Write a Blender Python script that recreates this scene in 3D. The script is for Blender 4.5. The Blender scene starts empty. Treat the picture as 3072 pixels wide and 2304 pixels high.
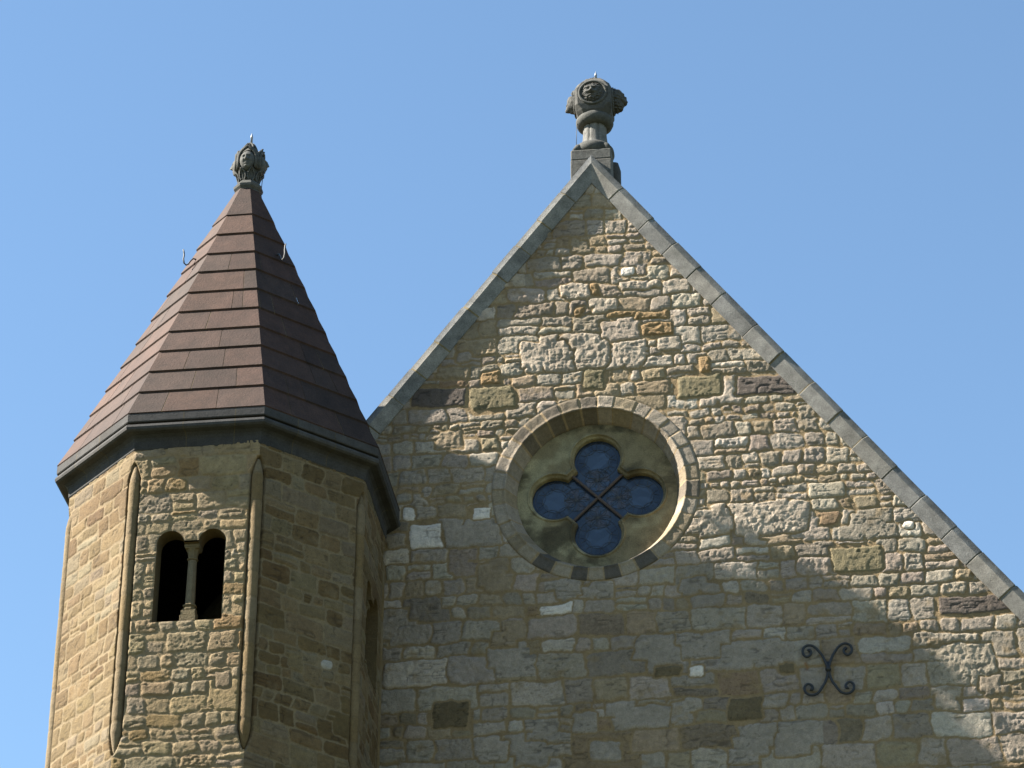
import bpy, bmesh, math, random
import numpy as np
from math import sin, cos, pi, radians, hypot, atan2, sqrt
from mathutils import Vector, Matrix

# ------------------------------------------------------------------ camera, light, exposure
scene = bpy.context.scene
col = scene.collection
cam_d = bpy.data.cameras.new("camera"); cam = bpy.data.objects.new("camera", cam_d); col.objects.link(cam)
cam_d.sensor_width = 36.0; cam_d.lens = 106.77; cam_d.clip_start = 0.1; cam_d.clip_end = 5000
YAW, PITCH, ROLL = -0.1280, 0.5302, 0.0043
fw = Vector((sin(YAW)*cos(PITCH), cos(YAW)*cos(PITCH), sin(PITCH)))
r0 = Vector((cos(YAW), -sin(YAW), 0)); u0 = r0.cross(fw)
rr_ = cos(ROLL)*r0 + sin(ROLL)*u0; uu_ = -sin(ROLL)*r0 + cos(ROLL)*u0
cam.matrix_world = Matrix(((rr_.x, uu_.x, -fw.x, 1.407), (rr_.y, uu_.y, -fw.y, -31.06), (rr_.z, uu_.z, -fw.z, 1.6), (0, 0, 0, 1)))
scene.camera = cam

SUN = Vector((-0.753, -0.108, 0.650)).normalized()
w = bpy.data.worlds.new("World"); scene.world = w; w.use_nodes = True
nt = w.node_tree; nt.nodes.clear()
sky = nt.nodes.new("ShaderNodeTexSky"); sky.sky_type = 'NISHITA'; sky.sun_disc = False
sky.sun_elevation = math.asin(SUN.z); sky.sun_rotation = atan2(SUN.x, SUN.y) % (2*pi)
sky.altitude = 100; sky.air_density = 1.0; sky.dust_density = 0.0; sky.ozone_density = 1.0
bg = nt.nodes.new("ShaderNodeBackground"); bg.inputs[1].default_value = 0.05
wo = nt.nodes.new("ShaderNodeOutputWorld")
wb = nt.nodes.new("ShaderNodeMix"); wb.data_type = 'RGBA'; wb.blend_type = 'MULTIPLY'; wb.inputs[0].default_value = 1.0
wb.inputs[7].default_value = (0.90, 1.0, 1.0, 1)          # clear-air white balance of the whole sky
nt.links.new(sky.outputs[0], wb.inputs[6]); nt.links.new(wb.outputs[2], bg.inputs[0]); nt.links.new(bg.outputs[0], wo.inputs[0])
sd = bpy.data.lights.new("sun", 'SUN'); sd.energy = 5.0; sd.angle = radians(0.53); sd.color = (1.0, 0.94, 0.83)
so = bpy.data.objects.new("sun", sd); col.objects.link(so); so.location = (-30, -6, 40)
so.rotation_euler = SUN.to_track_quat('Z', 'Y').to_euler()
scene.view_settings.view_transform = 'Standard'; scene.view_settings.look = 'None'
scene.view_settings.gamma = 1.0; scene.view_settings.exposure = 2.31

# ------------------------------------------------------------------ helpers
def tag(o, label=None, cat=None, group=None, kind=None):
    if label: o["label"] = label
    if cat: o["category"] = cat
    if group: o["group"] = group
    if kind: o["kind"] = kind
    return o
def empty(name, loc, label, cat, group=None):
    o = bpy.data.objects.new(name, None); col.objects.link(o); o.location = loc
    o.empty_display_size = 0.2
    return tag(o, label, cat, group)
def link(name, me, mat, parent=None, smooth=False):
    o = bpy.data.objects.new(name, me); col.objects.link(o)
    if mat: me.materials.append(mat)
    if smooth: me.polygons.foreach_set("use_smooth", np.ones(len(me.polygons), dtype=bool))
    if parent is not None:
        o.parent = parent
        q = parent; off = Vector((0, 0, 0))
        while q is not None: off += q.location; q = q.parent
        o.location = -off                       # geometry is written in world coordinates
    return o
def mesh(verts, faces, cols=None, name="m"):
    me = bpy.data.meshes.new(name); me.from_pydata([tuple(v) for v in verts], [], faces)
    if cols is not None:
        a = me.color_attributes.new("Col", 'FLOAT_COLOR', 'POINT')
        c = np.ones((len(verts), 4), dtype=np.float32); c[:, :3] = np.asarray(cols)
        a.data.foreach_set("color", c.ravel())
    me.update(); return me
def fastmesh(V, Q, C, name="m"):
    me = bpy.data.meshes.new(name)
    V = np.ascontiguousarray(V, dtype=np.float32); Q = np.ascontiguousarray(Q, dtype=np.int32)
    me.vertices.add(len(V)); me.vertices.foreach_set("co", V.ravel())
    me.loops.add(Q.size); me.loops.foreach_set("vertex_index", Q.ravel())
    me.polygons.add(len(Q)); me.polygons.foreach_set("loop_start", np.arange(0, Q.size, 4, dtype=np.int32))
    try: me.polygons.foreach_set("loop_total", np.full(len(Q), 4, dtype=np.int32))
    except Exception: pass
    a = me.color_attributes.new("Col", 'FLOAT_COLOR', 'POINT')
    c = np.ones((len(V), 4), dtype=np.float32); c[:, :3] = C
    a.data.foreach_set("color", c.ravel())
    me.update(calc_edges=True); me.validate(); return me
class MB:
    def __init__(s): s.v = []; s.f = []; s.c = []
    def add(s, V, F, C=(1, 1, 1)):
        n = len(s.v); s.v += [tuple(v) for v in V]; s.f += [tuple(i+n for i in f) for f in F]
        s.c += [C]*len(V) if not isinstance(C, list) else C
    def build(s, name, mat, parent=None, smooth=False, bevel=0):
        me = mesh(s.v, s.f, s.c, name)
        o = link(name, me, mat, parent, smooth)
        if bevel:
            b = o.modifiers.new("b", 'BEVEL'); b.width = bevel; b.segments = 2; b.limit_method = 'ANGLE'; b.angle_limit = radians(30)
        return o
    def box(s, x0, x1, y0, y1, z0, z1, C=(1, 1, 1)):
        V = [(x, y, z) for z in (z0, z1) for y in (y0, y1) for x in (x0, x1)]
        s.add(V, [(0, 2, 3, 1), (4, 5, 7, 6), (0, 1, 5, 4), (2, 6, 7, 3), (0, 4, 6, 2), (1, 3, 7, 5)], C)
    def lathe(s, prof, n, cx, cy, C=(1, 1, 1), ph=0, cap=True):     # prof: (r, z)
        V = []; F = []
        for r, z in prof:
            for k in range(n):
                a = ph + 2*pi*k/n; V.append((cx + r*sin(a), cy - r*cos(a), z))
        for i in range(len(prof)-1):
            for k in range(n):
                k2 = (k+1) % n; F.append((i*n+k, i*n+k2, (i+1)*n+k2, (i+1)*n+k))
        if cap:
            F.append(tuple(range(n))[::-1]); F.append(tuple((len(prof)-1)*n+k for k in range(n)))
        s.add(V, F, C)
    def tube(s, pts, rad, n=8, C=(1, 1, 1)):
        P = [Vector(p) for p in pts]; R = rad if isinstance(rad, (list, tuple)) else [rad]*len(P)
        V = []; F = []
        up = Vector((0, -1, 0))
        for i, p in enumerate(P):
            t = (P[min(i+1, len(P)-1)] - P[max(i-1, 0)]).normalized()
            a = t.cross(up)
            if a.length < 0.05: a = t.cross(Vector((1, 0, 0.3)))
            a.normalize(); b = a.cross(t).normalized(); 
            for k in range(n):
                q = 2*pi*k/n; V.append(p + R[i]*(cos(q)*a + sin(q)*b))
        for i in range(len(P)-1):
            for k in range(n):
                k2 = (k+1) % n; F.append((i*n+k, (i+1)*n+k, (i+1)*n+k2, i*n+k2))
        F.append(tuple(range(n))); F.append(tuple((len(P)-1)*n+k for k in range(n))[::-1])
        s.add(V, F, C)

# ---- numpy noise
def _h(ix, iy, seed):
    n = (ix.astype(np.int64)*374761393 + iy.astype(np.int64)*668265263 + seed*1274126177) & 0xFFFFFFFF
    n = ((n ^ (n >> 13)) * 1274126177) & 0xFFFFFFFF
    n = ((n ^ (n >> 16)) * 2246822519) & 0xFFFFFFFF
    return ((n ^ (n >> 15)) & 0xFFFF) / 65535.0
def vnoise(x, y, seed=0):
    x = np.asarray(x, dtype=np.float64); y = np.asarray(y, dtype=np.float64)
    ix = np.floor(x); iy = np.floor(y); fx = x-ix; fy = y-iy
    fx = fx*fx*fx*(fx*(fx*6-15)+10); fy = fy*fy*fy*(fy*(fy*6-15)+10)
    a = _h(ix, iy, seed); b = _h(ix+1, iy, seed); c = _h(ix, iy+1, seed); d = _h(ix+1, iy+1, seed)
    return (a+(b-a)*fx)*(1-fy) + (c+(d-c)*fx)*fy
def fbm(x, y, seed, oct=3, gain=0.5):
    s = 0; a = 1; t = 0
    for o in range(oct):
        s = s + a*(vnoise(x*2**o+o*17.3, y*2**o+o*9.1, seed+o)*2-1); t += a; a *= gain
    return s/t
def sstep(a, b, x):
    t = np.clip((x-a)/(b-a), 0, 1); return t*t*(3-2*t)

# ---- materials
def mat_new(name):
    m = bpy.data.materials.new(name); m.use_nodes = True
    nt = m.node_tree; b = nt.nodes["Principled BSDF"]
    return m, nt, b
def stone_mat(name, base=None, rough=0.92, n1=14.0, n2=60.0, amt=0.35, bump=0.006, stain=0.35, staincol=(0.35, 0.30, 0.22), bdist=1.0, attr=True, sscale=1.3):
    m, nt, b = mat_new(name); N = nt.nodes; L = nt.links
    geo = N.new("ShaderNodeTexCoord")
    if attr:
        at = N.new("ShaderNodeAttribute"); at.attribute_name = "Col"; src = at.outputs["Color"]
        if base:
            mx = N.new("ShaderNodeMix"); mx.data_type = 'RGBA'; mx.blend_type = 'MULTIPLY'; mx.inputs[0].default_value = 1
            mx.inputs[7].default_value = (*base, 1); L.new(src, mx.inputs[6]); src = mx.outputs[2]
    else:
        rgb = N.new("ShaderNodeRGB"); rgb.outputs[0].default_value = (*base, 1); src = rgb.outputs[0]
    def noise(sc, det, rg=0.6):
        n = N.new("ShaderNodeTexNoise"); n.inputs["Scale"].default_value = sc; n.inputs["Detail"].default_value = det
        n.inputs["Roughness"].default_value = rg; L.new(geo.outputs["Object"], n.inputs["Vector"]); return n
    na = noise(n1, 6); nb = noise(n2, 4); nc = noise(sscale, 5)
    mr = N.new("ShaderNodeMapRange"); mr.inputs[1].default_value = 0.25; mr.inputs[2].default_value = 0.75
    mr.inputs[3].default_value = 1-amt; mr.inputs[4].default_value = 1+amt; L.new(na.outputs[0], mr.inputs[0])
    mr2 = N.new("ShaderNodeMapRange"); mr2.inputs[1].default_value = 0.3; mr2.inputs[2].default_value = 0.7
    mr2.inputs[3].default_value = 1-amt*0.8; mr2.inputs[4].default_value = 1+amt*0.8; L.new(nb.outputs[0], mr2.inputs[0])
    mu = N.new("ShaderNodeMath"); mu.operation = 'MULTIPLY'; L.new(mr.outputs[0], mu.inputs[0]); L.new(mr2.outputs[0], mu.inputs[1])
    vm = N.new("ShaderNodeVectorMath"); vm.operation = 'SCALE'; L.new(src, vm.inputs[0]); L.new(mu.outputs[0], vm.inputs[3])
    rp = N.new("ShaderNodeMapRange"); rp.inputs[1].default_value = 0.48; rp.inputs[2].default_value = 0.72
    rp.inputs[3].default_value = 0; rp.inputs[4].default_value = stain; L.new(nc.outputs[0], rp.inputs[0])
    ms = N.new("ShaderNodeMix"); ms.data_type = 'RGBA'; ms.blend_type = 'MULTIPLY'; ms.inputs[7].default_value = (*staincol, 1)
    L.new(rp.outputs[0], ms.inputs[0]); L.new(vm.outputs[0], ms.inputs[6])
    L.new(ms.outputs[2], b.inputs["Base Color"])
    b.inputs["Roughness"].default_value = rough; b.inputs["Specular IOR Level"].default_value = 0.25
    ad = N.new("ShaderNodeMath"); ad.operation = 'ADD'; L.new(na.outputs[0], ad.inputs[0]); L.new(nb.outputs[0], ad.inputs[1])
    bu = N.new("ShaderNodeBump"); bu.inputs["Strength"].default_value = 1.0; bu.inputs["Distance"].default_value = bump
    L.new(ad.outputs[0], bu.inputs["Height"]); L.new(bu.outputs[0], b.inputs["Normal"])
    return m
M = {}
M['rubble'] = stone_mat("limestone_rubble", base=(0.68, 0.585, 0.50), amt=0.20, bump=0.011, stain=0.30, n1=18, n2=70)
M['turret'] = stone_mat("yellow_sandstone", base=(0.325, 0.285, 0.236), amt=0.20, bump=0.008, stain=0.30, n1=16, n2=70, staincol=(0.55, 0.42, 0.25))
M['slate'] = stone_mat("grey_coping_stone", base=(0.58, 0.565, 0.555), amt=0.40, bump=0.005, stain=0.7, n1=7, n2=80, staincol=(0.5, 0.5, 0.48))
M['cornice'] = stone_mat("dark_cornice_stone", base=(0.40, 0.38, 0.36), amt=0.30, bump=0.003, stain=0.5, n1=7, n2=60, staincol=(0.75, 0.6, 0.4))
M['roof'] = stone_mat("red_brown_roof_slabs", base=(0.345, 0.272, 0.226), amt=0.34, bump=0.004, stain=0.65, n1=6, n2=50, staincol=(0.75, 0.72, 0.60), rough=0.85)
M['carved'] = stone_mat("grey_carved_stone", base=(0.385, 0.37, 0.36), amt=0.34, bump=0.004, stain=0.75, n1=22, n2=90, staincol=(0.5, 0.5, 0.48), sscale=7.0)
M['plate'] = stone_mat("stained_tracery_stone", base=(0.62, 0.56, 0.44), amt=0.30, bump=0.004, stain=0.0, n1=7, n2=60)
M['ground'] = stone_mat("short_grass", base=(0.055, 0.06, 0.03), attr=False, amt=0.3, bump=0.01, n1=3, n2=20)
M['tiles'] = stone_mat("nave_roof_tiles", base=(0.16, 0.09, 0.06), attr=False, amt=0.3)
def plain(name, c, rough, metal=0.0, spec=0.5):
    m, nt, b = mat_new(name); b.inputs["Base Color"].default_value = (*c, 1); b.inputs["Roughness"].default_value = rough
    b.inputs["Metallic"].default_value = metal; b.inputs["Specular IOR Level"].default_value = spec
    n = nt.nodes.new("ShaderNodeTexNoise"); n.inputs["Scale"].default_value = 30; n.inputs["Detail"].default_value = 4
    tc = nt.nodes.new("ShaderNodeTexCoord"); nt.links.new(tc.outputs["Object"], n.inputs["Vector"])
    mr = nt.nodes.new("ShaderNodeMapRange"); mr.inputs[3].default_value = max(0, rough-0.15); mr.inputs[4].default_value = min(1, rough+0.15)
    nt.links.new(n.outputs[0], mr.inputs[0]); nt.links.new(mr.outputs[0], b.inputs["Roughness"])
    return m
M['iron'] = plain("wrought_iron", (0.018, 0.019, 0.022), 0.55, 0.3)
M['steel'] = plain("weathered_metal", (0.20, 0.21, 0.23), 0.6, 0.6)
M['hookiron'] = plain("grey_iron", (0.06, 0.06, 0.062), 0.6, 0.2)
M['lead'] = plain("lead_came", (0.05, 0.05, 0.055), 0.6, 0.2)
M['rust'] = plain("rusty_bar", (0.06, 0.04, 0.032), 0.8, 0.0)
M['dark'] = plain("interior_shade_black", (0.012, 0.012, 0.013), 0.9, 0.0, 0.1)  # near-black colour standing in for the unlit turret interior
M['sill'] = plain("lead_sill_sheet", (0.05, 0.05, 0.06), 0.6, 0.2)

# ------------------------------------------------------------------ masonry heightfield
PAL = {  # name: (rgb, relief, roughness of the dressed face)
    'P': ((0.165, 0.150, 0.145), 0.010, 0.25), 'G': ((0.25, 0.235, 0.155), 0.012, 0.5), 'L': ((0.47, 0.445, 0.40), 0.016, 1.1),
    'W': ((0.86, 0.88, 0.90), 0.012, 0.5), 'O': ((0.34, 0.255, 0.145), 0.016, 1.1), 'B': ((0.185, 0.158, 0.10), 0.010, 0.7), 'S': ((0.40, 0.385, 0.355), 0.013, 0.5)}
def make_layout(seed, x0, x1, z0, z1, hfun, aspect=(1.0, 2.6), psplit=0.25, pjump=0.05):
    rng = random.Random(seed); courses = []; z = z0; jumps = []
    while z < z1:
        h = hfun(z, rng); cuts = [x0 - rng.random()*0.3]
        while cuts[-1] < x1: cuts.append(cuts[-1] + max(0.07, h*rng.uniform(*aspect)))
        sp = [(z + h*rng.uniform(0.35, 0.65)) if rng.random() < psplit else None for _ in cuts]
        courses.append((z, z+h, cuts, sp))
        for i in range(len(cuts)-1):
            if rng.random() < pjump:
                jumps.append((cuts[i]+rng.uniform(0, .1), z+h, rng.uniform(.9, 1.9)*h*1.2, h*rng.uniform(1.2, 1.7), None))
        z += h
    return courses, jumps
def masonry(U, Z, layout, feats, palette, seed, mortar=0.011, mort_col=(0.36, 0.31, 0.215), relief=(0.006, 0.022), rough=(0.3, 1.2), warp=0.018, extra=None, roughamp=0.0085, bed=1.6, jag=1.2, smear=.55, vary=.15):
    """height and colour of a hand-laid stone wall at every grid point"""
    rng = np.random.RandomState(seed); courses, jumps = layout
    w1 = warp
    Uw = U + w1*fbm(U*3.1, Z*3.7, seed+1, 2) + 0.007*jag*fbm(U*16, Z*16, seed+2, 3) + 0.006*jag*fbm(U*7, Z*7, seed+13, 1) + 0.03*fbm(U*0.9, Z*4, seed+12, 1)
    Zw = Z + w1*fbm(U*2.3, Z*3.1, seed+3, 2) + 0.007*jag*fbm(U*15, Z*15, seed+4, 3) + 0.006*jag*fbm(U*7, Z*7, seed+14, 1)
    zt = np.array([c[1] for c in courses]); ci = np.clip(np.searchsorted(zt, Zw), 0, len(courses)-1)
    D = np.full(U.shape, 9.0); ID = np.zeros(U.shape, dtype=np.int64); CU = np.zeros(U.shape); CZ = np.zeros(U.shape)
    order = np.argsort(ci.ravel(), kind='stable'); cs = ci.ravel()[order]
    lo = np.searchsorted(cs, np.arange(len(courses))); hi = np.searchsorted(cs, np.arange(len(courses)), side='right')
    Df = D.ravel(); If = ID.ravel(); Uf = Uw.ravel(); Zf = Zw.ravel(); CUf = CU.ravel(); CZf = CZ.ravel()
    def rr(a, b, hx, hz, r):
        qx = np.abs(a)-hx+r; qz = np.abs(b)-hz+r
        return -(np.hypot(np.maximum(qx, 0), np.maximum(qz, 0)) + np.minimum(np.maximum(qx, qz), 0) - r)
    for k, (za, zb, cuts, sp) in enumerate(courses):
        ix = order[lo[k]:hi[k]]
        if len(ix) == 0: continue
        u = Uf[ix]; z = Zf[ix]; c = np.array(cuts); i = np.clip(np.searchsorted(c, u)-1, 0, len(c)-2)
        spz = np.array([np.nan if s is None else s for s in sp])[i]
        has = ~np.isnan(spz); up = has & (z > spz)
        a = np.where(up, spz, za); b = np.where(has & ~up, spz, zb); idn = k*1000 + i*2 + up
        cu = (c[i]+c[i+1])/2; cz = (a+b)/2; hx = (c[i+1]-c[i])/2; hz = (b-a)/2
        tl = (((idn*7919) % 97)/97.0-0.5)*0.10; tk = (((idn*104729) % 89)/89.0-0.5)*0.16
        du = (u-cu) - tk*(z-cz); dz = (z-cz) - tl*(u-cu)
        rad = np.minimum(hz*0.75, 0.016 + 0.05*((idn*31337) % 101)/101.0)
        Df[ix] = rr(du, dz, hx, hz, rad) + 0.0; If[ix] = idn; CUf[ix] = cu; CZf[ix] = cz
    ID2 = If.reshape(U.shape); D = Df.reshape(U.shape)
    allf = [(x, z, w, h, t) for x, z, w, h, t in jumps] + list(feats)
    FT = {}
    for n, (fx, fz, fwid, fh, t) in enumerate(allf):
        s = (np.abs(U-fx) < fwid/2+0.12) & (np.abs(Z-fz) < fh/2+0.12)
        if not s.any(): continue
        d = rr(Uw[s]-fx-0.06*((n*37 % 11)/11-.5)*(Zw[s]-fz), Zw[s]-fz-0.03*((n*53 % 13)/13-.5)*(Uw[s]-fx), fwid/2, fh/2, 0.02+0.03*((n*17 % 7)/7))
        dd = D[s]; ii = ID2[s]; ins = d > 0
        us, cn = np.unique(ii[ins], return_counts=True)
        for q, m_ in zip(us, cn):
            tot = (ID2 == q).sum()
            if q < 900000 and m_ > 0.33*tot:
                rest = (ii == q)
                if t in ('P', 'W', 'B', 'G', 'O'): dd = np.where(rest & ~ins & (d > -0.055), -0.001, dd)
                else: d = np.where(rest, np.maximum(d, dd), d)
        ins = d > 0
        dd = np.where(ins, d, np.minimum(dd, np.maximum(-d, -1))); ii = np.where(ins, 900000+n, ii)
        D[s] = dd; ID2[s] = ii; FT[900000+n] = t
    if extra is not None: D = np.minimum(D, extra)
    uniq, inv = np.unique(ID2, return_inverse=True); inv = inv.reshape(U.shape)
    n = len(uniq); cc = np.zeros((n, 3)); rl = np.zeros(n); ro = np.zeros(n); mt = np.zeros(n)
    names = list(palette.keys()); wts = np.array([palette[k][1] for k in names]); wts = wts/wts.sum()
    for j, idn in enumerate(uniq):
        t = FT.get(int(idn))
        if t: c, r_, g_ = PAL[t]; cc[j] = np.array(c)*rng.uniform(.94, 1.06); rl[j] = r_; ro[j] = g_; mt[j] = mortar*0.8
        else:
            q = rng.choice(len(names), p=wts); c = np.array(palette[names[q]][0])
            cc[j] = c*rng.uniform(1-vary, 1+vary)*(1+rng.uniform(-.03, .03, 3)); rl[j] = rng.uniform(*relief); ro[j] = rng.uniform(*rough); mt[j] = mortar*rng.uniform(.5, 1.5)
    cc = cc[inv]; rl = rl[inv]; ro = ro[inv]; mt = mt[inv]
    Dm = D - mt
    edge = sstep(0.0, 0.013, Dm)
    off = (ID2 % 53)*1.7
    bil = np.abs(fbm(U*13+off, Z*13*bed+off, seed+25, 2))*2.4-0.5
    rg = 0.50*fbm(U*7+off, Z*8*bed+off, seed+21, 2) + 0.42*bil + 0.42*fbm(U*34+off, Z*21*bed+off, seed+27, 2)
    rdg = 0*rg
    dome = sstep(0.0, 0.05, Dm)*0.18 + 0.82
    crack = sstep(0.80, 0.93, 1-np.abs(2*vnoise(U*7+off, Z*26+off, seed+81)-1))*sstep(0.45, 0.75, vnoise(U*5+off, Z*7+2*off, seed+83))
    pit = sstep(0.80, 0.92, vnoise(U*42, Z*55, seed+85))*sstep(0.35, 0.8, vnoise(U*3, Z*3, seed+87))
    hole = np.clip(crack+pit, 0, 1)
    hgt = edge*(rl*dome + roughamp*ro*rg - 0.005*hole) + (1-edge)*0.0025*fbm(U*22, Z*22, seed+41, 2)
    mc = np.array(mort_col)*(1+0.14*fbm(U*5, Z*5, seed+51, 2))[..., None]
    k = sstep(-0.003, 0.006, Dm)[..., None]
    sm = sstep(0.25, 0.75, fbm(U*6, Z*7, seed+61, 3))[..., None]*smear*np.where(np.isin(ID2, [q for q in FT if FT[q]]), .12, 1.0)[..., None]            # mortar smeared over the stone
    v = (1 + 0.12*fbm(U*11+off, Z*18+off, seed+71, 3))[..., None]
    C = mc*(1-k) + k*(cc*v*(1-0.38*hole[..., None])*(1-sm) + mc*sm)
    return hgt, np.clip(C, 0.01, 0.9)
def axis(a, b, fa, fb, fine, coarse):
    s = []
    if fa > a: s.append(np.arange(a, min(fa, b), coarse))
    
    if fa < b: s.append(np.arange(max(a, fa), min(b, fb), fine))
    if fb < b: s.append(np.arange(fb, b, coarse))
    s.append([b]); x = np.concatenate(s); return x[np.concatenate([[True], np.diff(x) > 1e-4])]
def grid_quads(nx, nz):
    i, j = np.meshgrid(np.arange(nx-1), np.arange(nz-1)); a = (j*nx+i)
    return np.stack([a, a+1, a+1+nx, a+nx], -1)              # seen from -y: counter-clockwise
def snap(P, keep, quads, sdf, nv):
    """pull the border of a cut-out onto its outline"""
    used = np.zeros(nv, bool); used[quads[keep].ravel()] = True
    rem = np.zeros(nv, bool); rem[quads[~keep].ravel()] = True
    b = used & rem; x = P[b, 0].copy(); z = P[b, 1].copy(); e = 1e-4
    for _ in range(3):
        s = sdf(x, z); gx = (sdf(x+e, z)-s)/e; gz = (sdf(x, z+e)-s)/e; g = gx*gx+gz*gz+1e-9
        x -= s*gx/g; z -= s*gz/g
    P[b, 0] = x; P[b, 1] = z; return P

# ------------------------------------------------------------------ dimensions
GX, GZ, GM = -1.602, 22.76, 1.3217          # gable apex and slope
HALF = 6.1
RX, RZ = -1.603, 18.497                     # rose window centre
OX, OY, RW, RC = -5.712, -1.012, 1.827, 2.0 # turret centre, wall and roof radius
AP = RW*cos(pi/8)
FEATS = [(-3.46,19.83,0.68,0.27,'P'),(0.42,19.72,0.73,0.28,'P'),(2.68,16.72,0.85,0.24,'P'),(-2.82,19.78,0.53,0.35,'G'),(-0.36,19.77,0.52,0.30,'G'),(1.37,17.37,0.57,0.32,'G'),(-1.61,19.95,0.27,0.29,'G'),(-2.18,20.33,0.59,0.39,'L'),(-1.65,20.30,0.40,0.40,'L'),(-1.22,20.29,0.43,0.35,'L'),(0.42,17.95,0.88,0.42,'L'),(-0.25,17.95,0.40,0.37,'L'),(-0.70,20.39,0.33,0.19,'L'),(-1.10,21.25,0.34,0.16,'L'),(-1.87,21.22,0.32,0.20,'L'),(-1.50,21.01,0.39,0.16,'L'),(-3.60,17.96,0.39,0.33,'W'),(-3.80,18.28,0.16,0.21,'W'),(-2.08,16.94,0.40,0.15,'W'),(-0.48,16.07,0.19,0.15,'W'),(-2.94,18.24,0.22,0.16,'W'),(-1.16,21.44,0.17,0.13,'W'),(2.01,17.77,0.13,0.11,'W'),(-1.59,21.20,0.12,0.20,'O'),(-1.25,20.84,0.39,0.09,'O'),(-0.88,20.80,0.42,0.13,'O'),(-0.84,20.59,0.42,0.19,'O'),(-2.84,20.07,0.24,0.18,'O'),(-0.30,20.07,0.14,0.24,'O'),(-1.78,20.90,0.14,0.13,'O'),(-3.26,15.69,0.40,0.31,'B'),(0.04,15.59,0.41,0.28,'B'),(-0.80,16.10,0.29,0.16,'B'),(0.52,16.05,0.18,0.14,'B'),(-2.74,16.40,0.17,0.17,'B'),(-2.61,16.36,0.50,0.26,'S'),(-0.95,16.39,0.46,0.32,'S'),(-0.44,16.38,0.45,0.33,'S'),(0.20,16.26,0.60,0.34,'S'),(-3.04,17.94,0.68,0.33,'S'),(-1.75,15.51,0.29,0.26,'S'),(-1.10,15.54,0.62,0.28,'S'),(-2.19,15.40,0.31,0.26,'S'),(-2.79,15.20,0.37,0.28,'S'),(-2.34,15.15,0.39,0.30,'S'),(-1.49,15.16,0.36,0.26,'S'),(0.56,15.14,0.43,0.30,'S'),(0.08,15.14,0.41,0.28,'S'),(-1.92,17.17,0.33,0.20,'S'),(-1.54,17.15,0.28,0.20,'S'),(-0.48,17.16,0.32,0.18,'S')]

# ------------------------------------------------------------------ ground
gm = mesh([(-2500, -2500, 0), (2500, -2500, 0), (2500, 2500, 0), (-2500, 2500, 0)], [(0, 1, 2, 3)])
tag(link("ground", gm, M['ground']), kind='structure')

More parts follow.
